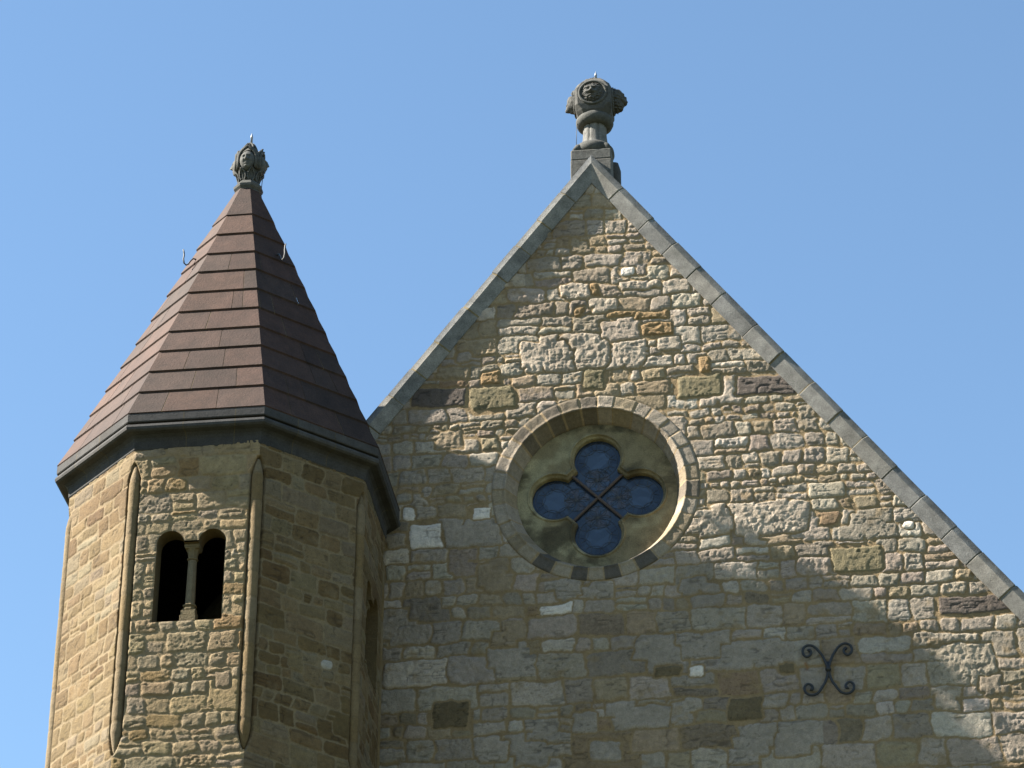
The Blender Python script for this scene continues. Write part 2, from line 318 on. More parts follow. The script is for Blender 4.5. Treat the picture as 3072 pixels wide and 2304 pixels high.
# ------------------------------------------------------------------ church gable
church = empty("church", (GX, 0, 0), "pale grey rubble stone church gable with quatrefoil rose window", "church")
def build_gable():
    xs = axis(GX-HALF, GX+HALF, -4.75, 4.1, 0.0115, 0.07); zs = axis(0.0, GZ+0.1, 14.0, GZ+0.1, 0.0105, 0.09)
    U, Z = np.meshgrid(xs, zs); nx, nz = len(xs), len(zs)
    def hf(z, r):
        if z < 14: return r.uniform(.2, .3)
        if z < 17.3: return r.choice([.16, .2, .24, .28, .31])*r.uniform(.9, 1.1)
        return r.choice([.11, .15, .17, .20, .23])*r.uniform(.88, 1.12)
    lay = make_layout(11, GX-HALF, GX+HALF, 0, GZ+.3, hf, (0.8, 2.3), 0.17, 0.05)
    pal = {'w': ((0.45, 0.43, 0.39), 4), 'g': ((0.39, 0.37, 0.335), 4.5), 'd': ((0.32, 0.295, 0.255), 1.8), 't': ((0.37, 0.325, 0.245), 2.0),
           'o': ((0.32, 0.255, 0.17), 0.22), 'b': ((0.26, 0.23, 0.18), 0.25), 'x': ((0.54, 0.53, 0.50), 0.7)}
    rad = np.hypot(U-RX, Z-RZ)
    h, C = masonry(U, Z, lay, FEATS, pal, 5, extra=rad-1.214, bed=.95, warp=.028, mortar=.012, roughamp=.0100, relief=(.004, .015), jag=2.2, mort_col=(0.335, 0.27, 0.165), smear=.65, vary=.09)
    # weathering: soot under the left verge and in the corner by the turret
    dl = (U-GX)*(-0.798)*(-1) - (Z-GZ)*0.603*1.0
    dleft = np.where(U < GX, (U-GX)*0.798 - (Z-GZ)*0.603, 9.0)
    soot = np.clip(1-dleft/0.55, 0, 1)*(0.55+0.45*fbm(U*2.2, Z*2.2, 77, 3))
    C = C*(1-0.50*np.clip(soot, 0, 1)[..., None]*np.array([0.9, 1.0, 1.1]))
    h = h*sstep(0.0, 0.02, rad-1.212)
    low = sstep(18.2, 16.6, Z + .5*fbm(U*.7, Z*.9, 78, 3))                 # lower wall: weathered darker, with extra shadow depth put into the colour
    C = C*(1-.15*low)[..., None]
    ru = np.exp(-((U-.745-.01*np.sin(Z*60))/.016)**2)*sstep(15.98, 16.06, Z)*sstep(16.13, 16.10, Z)
    C = C*(1-.75*ru[..., None]) + np.array((.26, .13, .04))*.75*ru[..., None]
    P = np.stack([U.ravel(), Z.ravel()], -1)
    Q = grid_quads(nx, nz).reshape(-1, 4)
    cx = P[Q].mean(1); sd_ = np.hypot(cx[:, 0]-RX, cx[:, 1]-RZ)-1.212
    keep = sd_ > 0; P = snap(P, keep, Q, lambda x, z: np.hypot(x-RX, z-RZ)-1.212, len(P))
    keep &= cx[:, 1] < GZ + 0.05 - GM*np.abs(cx[:, 0]-GX)
    Q = Q[keep]; used = np.unique(Q); mp = np.zeros(len(P), dtype=np.int64); mp[used] = np.arange(len(used)); Q = mp[Q]
    V = np.stack([P[used, 0], -h.ravel()[used], P[used, 1]], -1)
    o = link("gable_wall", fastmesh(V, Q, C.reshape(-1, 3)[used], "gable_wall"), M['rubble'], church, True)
    # back of the wall and the nave behind it
    e = GZ - GM*HALF; b = MB(); c = (0.35, 0.32, 0.27)
    for sx in (-1, 1):
        x = GX+sx*HALF
        b.add([(x, 0, 0), (x, 26, 0), (x, 26, e), (x, 0, e)], [(0, 1, 2, 3)], c)
    b.add([(GX-HALF, 26, 0), (GX+HALF, 26, 0), (GX+HALF, 26, e), (GX, 26, GZ), (GX-HALF, 26, e)], [(0, 1, 2, 3, 4)], c)
    b.build("nave_wall", M['rubble'], church)
    t = MB()
    for sx in (-1, 1):
        x = GX+sx*(HALF+.25); ez = e-.25*GM
        t.add([(GX, .28, GZ-.08), (x, .28, ez-.08), (x, 26.2, ez-.08), (GX, 26.2, GZ-.08)], [(0, 1, 2, 3)], (1, 1, 1))
    ro = t.build("nave_roof", M['tiles'], church)
    s = ro.modifiers.new("s", 'SOLIDIFY'); s.thickness = 0.06; s.offset = -1
build_gable()

# ---- coping stones along both slopes
def coping():
    rng = random.Random(4); cth = 1/sqrt(1+GM*GM); sth = GM*cth
    prof = [(-0.005, 0.06), (0.0, -0.020), (0.160, -0.074), (0.240, -0.052), (0.25, -0.02), (0.25, 0.34), (-0.03, 0.34)]   # (outwards, y)
    L = HALF/cth + 0.15
    for sx in (-1, 1):
        t = 0.0; first = True
        while t < L:
            ln = 0.34 if first else rng.uniform(0.42, 0.60)
            if sx < 0 and not first: ln *= 1.02
            t2 = min(t+ln, L); g = 0.004
            j = (rng.uniform(-.008, .008), rng.uniform(-.009, .009)) if not first else (0, -.004)
            base = rng.choice([(0.215, 0.212, 0.20), (0.19, 0.19, 0.185), (0.235, 0.225, 0.205), (0.20, 0.195, 0.18)])
            V = []; C = []
            rings = [(t+(0 if first else g), 1), (t+0.012, 0), (t2-0.012, 0), (t2-g, 1)] if not first else [(t, 0), (t2-0.012, 0), (t2-g, 1)]
            for tt, inn in rings:
                for s_, y in prof:
                    s2 = s_ + j[0] - (0.008 if inn and s_ > 0.1 else 0); y2 = y + j[1] + (0.006 if inn and y < 0 else 0)
                    dist = tt
                    if first and tt == 0:                     # mitre at the apex: x = GX plane
                        dist = -s2*sth/cth
                    x = dist*cth + s2*sth; z = -dist*sth + s2*cth
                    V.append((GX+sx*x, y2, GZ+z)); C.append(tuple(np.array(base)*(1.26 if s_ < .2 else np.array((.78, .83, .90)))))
            n = len(prof); F = []
            for i in range(len(rings)-1):
                for k in range(n):
                    k2 = (k+1) % n; f = (i*n+k, i*n+k2, (i+1)*n+k2, (i+1)*n+k); F.append(f if sx < 0 else f[::-1])
            f = tuple(range(n)); f2 = tuple((len(rings)-1)*n+k for k in range(n))
            if sx > 0: F += [f, f2[::-1]]
            else: F += [f[::-1], f2]
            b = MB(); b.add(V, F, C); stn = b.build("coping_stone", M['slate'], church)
            # mortar in the joint
            if t2 < L-.1:
                mb = [(t2-g-.001, ), (t2+g+.001, )]; V2 = []
                for tt in (t2-.012, t2+.012):
                    for s_, y in prof:
                        s2 = s_*0.965; y2 = y+0.006
                        V2.append((GX+sx*(tt*cth+s2*sth), y2, GZ-tt*sth+s2*cth))
                F2 = [((k, (k+1) % n, n+(k+1) % n, n+k) if sx < 0 else (n+k, n+(k+1) % n, (k+1) % n, k)) for k in range(n)]
                b = MB(); b.add(V2, F2, (0.24, 0.19, 0.10)); b.build("mortar_joint", M['slate'], stn)
            t = t2; first = False
coping()

# ---- rose window
def qf(th, k, r, c=0.50):
    """outline of the quatrefoil: four lobes and a lozenge, as radius over angle"""
    best = k/(abs(cos(th))+abs(sin(th)))
    for q in range(4):
        a = th - q*pi/2; a = (a+pi) % (2*pi)-pi
        if abs(a) < pi/2:
            d = c*sin(a)
            if abs(d) < r: best = max(best, c*cos(a)+sqrt(r*r-d*d))
    return best
def rose():
    rng = random.Random(8); n = 720
    cuts = []; a = 0.03
    while a < 2*pi-0.1: cuts.append(a); a += rng.uniform(.155, .235)
    tones = [(0.30, 0.29, 0.265), (0.34, 0.325, 0.29), (0.21, 0.195, 0.16), (0.27, 0.245, 0.19), (0.36, 0.345, 0.31), (0.17, 0.16, 0.14), (0.32, 0.29, 0.22)]
    tc = [rng.choice(tones) for _ in cuts]
    for i in range(1, len(tc)):
        while tc[i] == tc[i-1]: tc[i] = rng.choice(tones)
    for i, q in enumerate(cuts):
        if 2.3 < q < 3.9 and i % 2: tc[i] = (0.115, 0.112, 0.105)
        elif 2.3 < q < 3.9: tc[i] = (0.33, 0.31, 0.26)
    prof = [(1.222, 0.02), (1.222, -0.004), (1.216, -0.011), (1.19, -0.013), (1.15, -0.013), (1.11, -0.012), (1.085, -0.012), (1.075, -0.020), (1.062, -0.021), (1.053, -0.012), (1.052, 0.0), (1.035, 0.03), (1.0, 0.10), (0.965, 0.16), (0.945, 0.195), (0.945, 0.24)]
    V = []; C = []; F = []
    for i, (r, y) in enumerate(prof):
        for k in range(n):
            th = 2*pi*k/n; j = max([q for q in range(len(cuts)) if cuts[q] <= th], default=len(cuts)-1)
            nxt = cuts[(j+1) % len(cuts)]; d = min((th-cuts[j]) % (2*pi), (nxt-th) % (2*pi))*1.1
            m = 1 if d > 0.012 else 0
            dy = 0.0015*sin(th*57+i) + (((j*7) % 5)-2)*0.0022
            if not m and i < 10: dy += 0.006
            V.append((RX+r*sin(th), y+dy, RZ+r*cos(th)))
            C.append(tuple(np.array(tc[j])*(0.93+0.14*rng.random())) if m else (0.34, 0.29, 0.20))
    for i in range(len(prof)-1):
        for k in range(n):
            k2 = (k+1) % n; F.append((i*n+k, (i+1)*n+k, (i+1)*n+k2, i*n+k2))
    b = MB(); b.add(V, F, C); win = b.build("rose_window", M['rubble'], church, True)
    # tracery plate
    N = 480; loops = []
    def outl(k, r, y): return [(RX+qf(2*pi*i/N, k, r)*sin(2*pi*i/N), y, RZ+qf(2*pi*i/N, k, r)*cos(2*pi*i/N)) for i in range(N)]
    K0, R0 = 0.585, 0.275
    o1 = outl(K0+.075, R0+.050, 0.20)
    outer = [(RX+.95*sin(2*pi*i/N), .20, RZ+.95*cos(2*pi*i/N)) for i in range(N)]
    mids = [[tuple(np.array(outer[i])*(1-t)+np.array(o1[i])*t) for i in range(N)] for t in np.linspace(0, 1, 14)]
    loops = mids + [outl(K0+.072, R0+.048, .187), outl(K0+.055, R0+.036, .182), outl(K0+.045, R0+.030, .192), outl(K0+.042, R0+.028, .215), outl(K0+.02, R0+.013, .222), outl(K0+.003, R0+.002, .235), outl(K0, R0, .25), outl(K0, R0, .37)]
    V = [v for l in loops for v in l]; F = []
    for i in range(len(loops)-1):
        for k in range(N):
            k2 = (k+1) % N; F.append((i*N+k, (i+1)*N+k, (i+1)*N+k2, i*N+k2))
    X = np.array([v[0]-RX for v in V]); Zz = np.array([v[2]-RZ for v in V])
    base = np.array((0.26, 0.23, 0.165)); st = fbm(X*2.2+3, Zz*3.2, 91, 5, .62)
    soot = .85*sstep(0.05, 0.55, st + 0.42*np.exp(-((np.abs(X)-.40)**2+(Zz-.32)**2)/.02) + 0.55*np.exp(-((X+.40)**2+(Zz+.42)**2)/.03) + 0.25*np.exp(-((X-.42)**2+(Zz+.40)**2)/.02))
    pale = sstep(0.12, 0.4, fbm(X*3+9, Zz*3, 95, 3) - 0.35*X)
    Cc = base*(1-.75*soot[:, None]) + np.array((.10, .11, .09))*pale[:, None]*(1-soot[:, None])
    b = MB(); b.add(V, F, [tuple(c) for c in Cc]); b.build("tracery", M['plate'], win, True)
    # glass
    m, nt_, bs = mat_new("stained_glass"); Nn = nt_.nodes; Lk = nt_.links
    at = Nn.new("ShaderNodeAttribute"); at.attribute_name = "Col"; Lk.new(at.outputs["Color"], bs.inputs["Base Color"])
    bs.inputs["Roughness"].default_value = 0.12; bs.inputs["IOR"].default_value = 1.5; bs.inputs["Specular IOR Level"].default_value = 0.42
    tcx = Nn.new("ShaderNodeTexCoord"); nz = Nn.new("ShaderNodeTexNoise"); nz.inputs["Scale"].default_value = 9; nz.inputs["Detail"].default_value = 3
    Lk.new(tcx.outputs["Object"], nz.inputs["Vector"]); bu = Nn.new("ShaderNodeBump"); bu.inputs["Distance"].default_value = 0.01; bu.inputs["Strength"].default_value = 0.6
    Lk.new(nz.outputs[0], bu.inputs["Height"]); Lk.new(bu.outputs[0], bs.inputs["Normal"])
    xs = np.linspace(-.82, .82, 165); U, Z = np.meshgrid(xs, xs); q = grid_quads(165, 165).reshape(-1, 4)
    C = np.zeros((U.size, 3)); x = U.ravel(); z = Z.ravel()
    C[:] = (0.011, 0.019, 0.036)
    sel = np.zeros(len(x), int)
    for cx_, cz_ in ((0, .5), (0, -.5), (.5, 0), (-.5, 0)):
        dd = np.hypot(x-cx_, z-cz_); an = np.arctan2(z-cz_, x-cx_)
        inn = dd < 0.155
        pet = (dd < 0.27) & ~inn
        C[pet] = np.where((np.floor((an[pet]+.2)/(pi/4)) % 2 == 0)[:, None], (0.007, 0.012, 0.024), (0.013, 0.022, 0.040))
        C[inn] = (0.020, 0.036, 0.068)
    for cx_, cz_ in ((0, .24), (0, -.24), (.24, 0), (-.24, 0)):
        dd = np.hypot(x-cx_, z-cz_); an = np.arctan2(z-cz_, x-cx_); s = dd < .14
        C[s] = np.where((np.floor((an[s]+.1)/(pi/4)) % 2 == 0)[:, None], (0.030, 0.034, 0.048), (0.017, 0.029, 0.054))
    C *= np.array((1.55, 1.3, 1.15))*(0.75+0.5*vnoise(np.floor(x*9+3*np.sin(z*5)), np.floor(z*9+2*np.cos(x*6)), 5))[:, None]*(1+.25*fbm(x*4, z*4, 19, 3))[:, None]
    inside = np.array([hypot(a, b_) < qf(atan2(a, b_), K0+.03, R0+.03) for a, b_ in zip(x[q].mean(1), z[q].mean(1))])
    me = fastmesh(np.stack([RX+x, np.full(len(x), .30), RZ+z], -1), q[inside], C)
    link("glass", me, m, win)
    # lead cames in petal pattern, each a thin round strip in front of the pane
    b = MB()
    def seg(p, q_, r=.002): 
        pts = [(RX+p[0]+(q_[0]-p[0])*t, .294, RZ+p[1]+(q_[1]-p[1])*t) for t in np.linspace(0, 1, 2)]; b.tube(pts, r, 5)
    def arc(cx_, cz_, r, a0, a1, n_=14): 
        pts = [(RX+cx_+r*sin(a0+(a1-a0)*t), .294, RZ+cz_+r*cos(a0+(a1-a0)*t)) for t in np.linspace(0, 1, n_)]; b.tube(pts, .002, 5)
    for qd in range(4):
        a = qd*pi/2; cx_, cz_ = .5*sin(a), .5*cos(a)
        arc(cx_, cz_, .155, 0, 2*pi, 28); arc(cx_, cz_, .24, 0, 2*pi, 32)
        for i in range(8):
            t = i*pi/4+.2; arc(cx_+.26*sin(t), cz_+.26*cos(t), .135, t+pi-1.0, t+pi+1.0, 9)
        mx_, mz_ = .25*sin(a), .25*cos(a)
        arc(mx_, mz_, .15, 0, 2*pi, 26)
        for i in range(8):
            t = i*pi/4; seg((mx_, mz_), (mx_+.15*sin(t), mz_+.15*cos(t)))
            [b.tube([(RX+mx_+.15*q*sin(t)+sg*.030*sin(pi*q)*cos(t), .294, RZ+mz_+.15*q*cos(t)-sg*.030*sin(pi*q)*sin(t)) for q in np.linspace(0, 1, 8)], .0019, 5) for sg in (-1, 1)]
    b.build("leading", M['lead'], win)
    for s in (-1, 1):
        b = MB(); e = K0/2+.03
        b.tube([(RX-e*s, .275, RZ-e), (RX+e*s, .275 - (.0 if s > 0 else .022), RZ+e)], .018, 8); b.build("saddle_bar", M['rust'], win)
rose()

# ------------------------------------------------------------------ octagonal turret
turret = empty("turret", (OX, OY, 0), "octagonal yellow sandstone turret with red-brown pointed stone roof", "tower")
ZG0, ZG1 = 14.19, 17.66
WZ0, WTOP = 15.70, 16.785                     # window sill and arch top
def win_sdf(u, z):
    """negative inside the twin round-headed opening"""
    u = np.asarray(u); z = np.asarray(z); spring = WTOP-0.15
    lower = np.maximum(np.abs(u)-0.375, np.maximum(WZ0-z, z-(spring+0.02)))
    au = np.abs(u)-0.228
    up = np.where(z > spring, np.hypot(au, z-spring)-0.147, np.maximum(np.abs(au)-.147, spring-.05-z))
    return np.minimum(lower, up)
def build_turret_wall():
    W2 = RW*sin(pi/8); allV = []; allQ = []; allC = []; off = 0
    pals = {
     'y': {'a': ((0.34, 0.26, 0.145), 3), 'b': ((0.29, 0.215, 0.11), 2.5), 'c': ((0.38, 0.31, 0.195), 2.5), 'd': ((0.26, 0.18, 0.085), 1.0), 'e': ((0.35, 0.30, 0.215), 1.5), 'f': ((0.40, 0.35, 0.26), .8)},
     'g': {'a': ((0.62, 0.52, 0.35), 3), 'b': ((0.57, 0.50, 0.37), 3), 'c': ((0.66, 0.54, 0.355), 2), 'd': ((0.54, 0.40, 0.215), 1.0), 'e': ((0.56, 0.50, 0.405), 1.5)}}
    for k in range(8):
        a = k*pi/4; vis = k in (0, 1, 2, 7)
        if k == 0 or vis: xs = axis(-W2, W2, -W2, W2, 0.0105, .1); zs = axis(0, 17.84, 13.7, 17.84, 0.0105, .12)
        else: xs = axis(-W2, W2, 9, 9, .05, .05); zs = axis(0, 17.84, 99, 99, .05, .08)
        U, Z = np.meshgrid(xs, zs); nx, nz = len(xs), len(zs)
        wn = k in (0, 2)
        def hf(z, r): return r.choice([.12, .15, .17, .2, .23])*r.uniform(.9, 1.1)
        lay = make_layout(100+k, -W2, W2, 0, 18.2, hf, (0.9, 2.5), 0.16 if k == 0 else .08, 0.06)
        ft = []
        if k == 1: ft = [(0.28, 15.42, .16, .11, 'W')]
        wd_ = win_sdf(U, Z) if wn else np.full(U.shape, 9.0)
        rough = (0.4, 1.25) if k == 0 else ((0.25, .8) if k == 7 else (.2, .7))
        rel = (.004, .014) if k == 0 else (.004, .012)
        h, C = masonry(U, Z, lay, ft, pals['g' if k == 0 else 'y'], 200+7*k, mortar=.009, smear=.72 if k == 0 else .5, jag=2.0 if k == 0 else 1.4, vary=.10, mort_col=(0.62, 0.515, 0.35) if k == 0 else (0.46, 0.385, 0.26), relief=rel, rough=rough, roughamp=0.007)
        h = h*sstep(0.0, 0.02, wd_)
        e = W2-np.abs(U)
        h = h*sstep(0.0, 0.02, e)
        c = 0.082*np.clip(np.minimum((Z-ZG0)/.22, (ZG1-Z)/.20), 0, 1)**0.7
        g = np.where(c > 0.004, sstep(0.012, -0.004, e-c), 0.0)
        h = h*(1-g)*sstep(0, .03, np.where(c > .004, e-c, 1))
        P = np.stack([U.ravel(), Z.ravel()], -1); Q = grid_quads(nx, nz).reshape(-1, 4); cx = P[Q].mean(1)
        keep = np.ones(len(Q), bool)
        if wn:
            keep = win_sdf(cx[:, 0], cx[:, 1]) > 0; P = snap(P, keep, Q, win_sdf, len(P))
        Q = Q[keep]; used = np.unique(Q); mp = np.zeros(len(P), dtype=np.int64); mp[used] = np.arange(len(used)); Q = mp[Q]
        u = P[used, 0]; z = P[used, 1]; hh = h.ravel()[used]; gg = g.ravel()[used]; ee = e.ravel()[used]
        n = np.array((sin(a), -cos(a))); t = np.array((cos(a), sin(a)))
        xy = np.array((OX, OY)) + n*AP + u[:, None]*t + hh[:, None]*n
        sg = np.sign(u)[:, None]; bis = np.stack([np.where(u > 0, sin(a+pi/8), sin(a-pi/8)), -np.where(u > 0, cos(a+pi/8), cos(a-pi/8))], -1)
        bl = np.clip(1-ee/0.06, 0, 1)[:, None]; dirn = n*(1-bl)+bis*bl/cos(pi/8)
        xy = xy - dirn*(0.075*gg)[:, None]
        V = np.concatenate([xy, z[:, None]], 1)
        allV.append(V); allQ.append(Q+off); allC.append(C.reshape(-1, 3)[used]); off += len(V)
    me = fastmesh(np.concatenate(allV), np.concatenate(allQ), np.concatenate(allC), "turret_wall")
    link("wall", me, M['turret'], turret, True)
build_turret_wall()
def place(k):
    a = k*pi/4; return lambda u, d, z: (OX+sin(a)*(AP-d)+cos(a)*u, OY-cos(a)*(AP-d)+sin(a)*u, z)    # d = depth into the wall
def turret_roll(k):
    a = (k+.5)*pi/4; rng = random.Random(30+k); b = MB(); n = 20; zs = list(np.arange(ZG0+.02, ZG1-.02, .02)); ra = []; cs = []
    z = ZG0; joint = []
    while z < ZG1: z += rng.uniform(.2, .48); joint.append(z)
    tone = [rng.choice([(0.44, 0.355, 0.22), (0.40, 0.31, 0.17), (0.44, 0.37, 0.26), (0.38, 0.315, 0.21)]) for _ in range(len(joint)+1)]
    V = []; C = []; F = []
    for i, z in enumerate(zs):
        t = min((z-ZG0)/.26, (ZG1-z)/.24, 1.0); r = 0.064*(max(t, 0.02)**0.6); q = sum(1 for j in joint if j < z)
        dj = min(abs(z-j) for j in joint)
        if dj < .011: r -= .004
        c = (OX+(RW-.054)*sin(a), OY-(RW-.054)*cos(a))
        for k_ in range(n):
            th = 2*pi*k_/n; rr = r*(1+.02*sin(3*th+z*9)+.015*sin(z*31+th)); V.append((c[0]+rr*sin(th), c[1]-rr*cos(th), z)); C.append(tone[q] if dj >= .011 else (.36, .29, .18))
    for i in range(len(zs)-1):
        for k_ in range(n):
            k2 = (k_+1) % n; F.append((i*n+k_, i*n+k2, (i+1)*n+k2, (i+1)*n+k_))
    F.append(tuple(range(n))[::-1]); F.append(tuple((len(zs)-1)*n+k_ for k_ in range(n)))
    b.add(V, F, C); b.build("corner_roll", M['turret'], turret, True)
for k in range(8): turret_roll(k)
def turret_window(k):
    pl = place(k); b = MB(); spring = WTOP-.15
    # outline, counter-clockwise seen from outside
    o = [(-.375, WZ0), (.375, WZ0)]
    for s in (1, -1):
        o += [(s*.228+.147*cos(t), spring+.147*sin(t)) for t in np.linspace(0, pi, 22)]
        if s == 1: o += [(.081, spring-.02), (.081, spring+.0)] if False else [(.081, spring+.02-.02), (-.081, spring)]
    N = len(o); D = [(-.004), .02, .21]
    V = []; C = []
    for d in D:
        for (u, z) in o: V.append(pl(u, d, z)); C.append((0.30, 0.235, 0.13))
    F = []
    for i in range(len(D)-1):
        for q in range(N):
            q2 = (q+1) % N; F.append((i*N+q, i*N+q2, (i+1)*N+q2, (i+1)*N+q))
    b.add(V, F, C); win = b.build("window", M['turret'], turret)
    # sloping lead sheet behind the sill
    b = MB()
    P = [pl(-.39, .10, WZ0-.02), pl(.39, .10, WZ0-.02), pl(.39, .46, WZ0+.16), pl(-.39, .46, WZ0+.16)]
    P2 = [(x, y, z-.03) for x, y, z in P]
    b.add(P+P2, [(0, 1, 2, 3), (7, 6, 5, 4), (0, 4, 5, 1), (1, 5, 6, 2), (2, 6, 7, 3), (3, 7, 4, 0)]); b.build("sill_sheet", M['sill'], win)
    # column: block, moulded base, octagonal shaft, ring, capital, abacus
    b = MB(); cx, cy, _ = pl(0, .115, 0); a0 = k*pi/4; c1 = (0.36, 0.31, 0.20)
    def sq(w0, w1, z0, z1, d=None):
        V = []
        for ww, z in ((w0, z0), (w1, z1)):
            for su, sd_ in ((-1, -1), (1, -1), (1, 1), (-1, 1)):
                V.append(pl(su*ww, .115+sd_*ww*.98, z))
        b.add(V, [(0, 3, 2, 1), (4, 5, 6, 7), (0, 1, 5, 4), (1, 2, 6, 5), (2, 3, 7, 6), (3, 0, 4, 7)], c1)
    sq(.086, .086, WZ0-.01, WZ0+.085); sq(.078, .078, WZ0+.087, WZ0+.145)
    b.lathe([(.078, WZ0+.145), (.084, WZ0+.16), (.080, WZ0+.178), (.060, WZ0+.185), (.062, WZ0+.20), (.078, WZ0+.212), (.076, WZ0+.226), (.056, WZ0+.236)], 8, cx, cy, c1, a0+pi/8)
    b.lathe([(.055, WZ0+.236), (.048, WZ0+.76)], 8, cx, cy, (0.37, 0.335, 0.25), a0+pi/8)
    b.lathe([(.050, WZ0+.76), (.062, WZ0+.768), (.062, WZ0+.782), (.05, WZ0+.79)], 8, cx, cy, c1, a0+pi/8)
    b.lathe([(.052, WZ0+.79), (.054, WZ0+.82), (.064, WZ0+.86), (.082, WZ0+.895)], 8, cx, cy, c1, a0+pi/8)
    sq(.074, .080, WZ0+.885, WZ0+.90); sq(.082, .082, WZ0+.902, WTOP-.152)
    b.build("column", M['turret'], win, False, .004)
    return win
for k in (0, 2): turret_window(k)
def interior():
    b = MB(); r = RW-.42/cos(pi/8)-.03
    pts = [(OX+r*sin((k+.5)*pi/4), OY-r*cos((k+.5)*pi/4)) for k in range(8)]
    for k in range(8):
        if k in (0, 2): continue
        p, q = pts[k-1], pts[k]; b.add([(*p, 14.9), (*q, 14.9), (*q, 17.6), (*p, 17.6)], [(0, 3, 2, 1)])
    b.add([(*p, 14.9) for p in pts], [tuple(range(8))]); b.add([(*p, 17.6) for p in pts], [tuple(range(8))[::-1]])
    b.build("shade_lining", M['dark'], turret)  # lining added behind the openings; its black carries the interior shade
interior()
def cornice():
    # swept octagonal profile: (vertex radius, z)
    prof = [(RW-.06, 17.80), (RW+.004, 17.80), (RW+.014, 17.812), (RW+.020, 17.90), (RW+.035, 17.935), (RW+.07, 17.962), (RW+.10, 17.967), (RW+.150, 17.970), (RW+.176, 17.985), (RW+.184, 18.012), (RW+.176, 18.04), (RW+.150, 18.056), (RW+.120, 18.062), (RW+.120, 18.074), (RW+.160, 18.078), (RW+.168, 18.088), (RW+.168, 18.178), (RW+.150, 18.19), (RW-.1, 18.20)]
    rng = random.Random(2); V = []; C = []; F = []; n = 0
    for k in range(8):
        a0 = (k-.5)*pi/4; a1 = (k+.5)*pi/4; cuts = [0] + sorted([rng.uniform(.22, .42), rng.uniform(.58, .8)]) + [1]
        for i in range(3):
            base = np.array(rng.choice([(0.105, 0.105, 0.11), (0.12, 0.118, 0.12), (0.095, 0.095, 0.098)]))
            for t0, t1, jn in ((cuts[i]+(.004 if i else 0), cuts[i+1]-(.004 if i < 2 else 0), 0), (cuts[i+1]-.0042, cuts[i+1]+.0042, 1)):
                if jn and i == 2: continue
                for t in (t0, t1):
                    for j, (r, z) in enumerate(prof):
                        x = (1-t)*r*sin(a0)+t*r*sin(a1); y = -(1-t)*r*cos(a0)-t*r*cos(a1)
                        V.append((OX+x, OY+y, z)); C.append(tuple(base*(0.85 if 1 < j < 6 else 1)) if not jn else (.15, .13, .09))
                m = len(prof)
                for j in range(m-1): F.append((n+j, n+m+j, n+m+j+1, n+j+1))
                n += 2*m
    b = MB(); b.add(V, F, C); b.build("cornice", M['cornice'], turret)
cornice()
def spire():
    zl = [18.19, 18.545, 18.89, 19.24, 19.58, 19.925, 20.275, 20.645, 20.985, 21.35, 21.72, 22.24]
    R = lambda z: 0.150+(22.24-z)/(22.24-18.19)*(RC-.150-.035)
    rng = random.Random(21); V = []; C = []; F = []
    def quad(p, c):
        n = len(V); V.extend(p); C.extend([c]*4); F.append((n, n+1, n+2, n+3))
    tones = [(0.115, 0.076, 0.066), (0.125, 0.082, 0.069), (0.105, 0.075, 0.068), (0.12, 0.084, 0.074), (0.135, 0.088, 0.072), (0.10, 0.076, 0.070)]
    for i in range(len(zl)-1):
        za, zb = zl[i], zl[i+1]; ra = R(za)+(.035 if i < 10 else .028); rb = R(zb)-.002; lip = .032
        for k in range(8):
            a0 = (k-.5)*pi/4; a1 = (k+.5)*pi/4
            nb = 3 if i < 3 else (2 if i < 8 else 1)
            if 3 <= i < 6 and rng.random() < .35: nb = 3
            cuts = [0] + sorted(rng.uniform(.12, .88) for _ in range(nb-1)) + [1]
            for j in range(1, len(cuts)-1):
                if cuts[j+1]-cuts[j] < .15: cuts[j] -= .1
            def pt(r, t, z): return (OX+(1-t)*r*sin(a0)+t*r*sin(a1), OY-(1-t)*r*cos(a0)-t*r*cos(a1), z)
            w_ = 2*ra*sin(pi/8); g = .0055/w_
            for j in range(len(cuts)-1):
                c = np.array(rng.choice(tones))*rng.uniform(.80, 1.18); c = tuple(c)
                segs = [(cuts[j]+(g if j else 0), cuts[j+1]-(g if j < len(cuts)-2 else 0), c, 0)]
                if j < len(cuts)-2: segs.append((cuts[j+1]-g, cuts[j+1]+g, rng.choice([(.26, .23, .16), (.17, .14, .10), (.13, .10, .075)]), .003))
                for t0, t1, cc, rec in segs:
                    dr = rec; sl = rng.uniform(-.0025, .0025)
                    quad([pt(ra-dr, t0, za+.004), pt(ra-dr, t1, za+.004), pt(rb-dr, t1, zb+.03), pt(rb-dr, t0, zb+.03)], cc)            # face
                    quad([pt(ra-dr-.030, t0, za-lip), pt(ra-dr-.030, t1, za-lip), pt(ra-dr, t1, za+.004), pt(ra-dr, t0, za+.004)], cc)       # lower edge
                    quad([pt(ra-.08, t0, za-lip+.004), pt(ra-.08, t1, za-lip+.004), pt(ra-dr-.030, t1, za-lip), pt(ra-dr-.030, t0, za-lip)], cc)   # underside
    b = MB(); b.add(V, F, C); b.build("roof", M['roof'], turret)
spire()

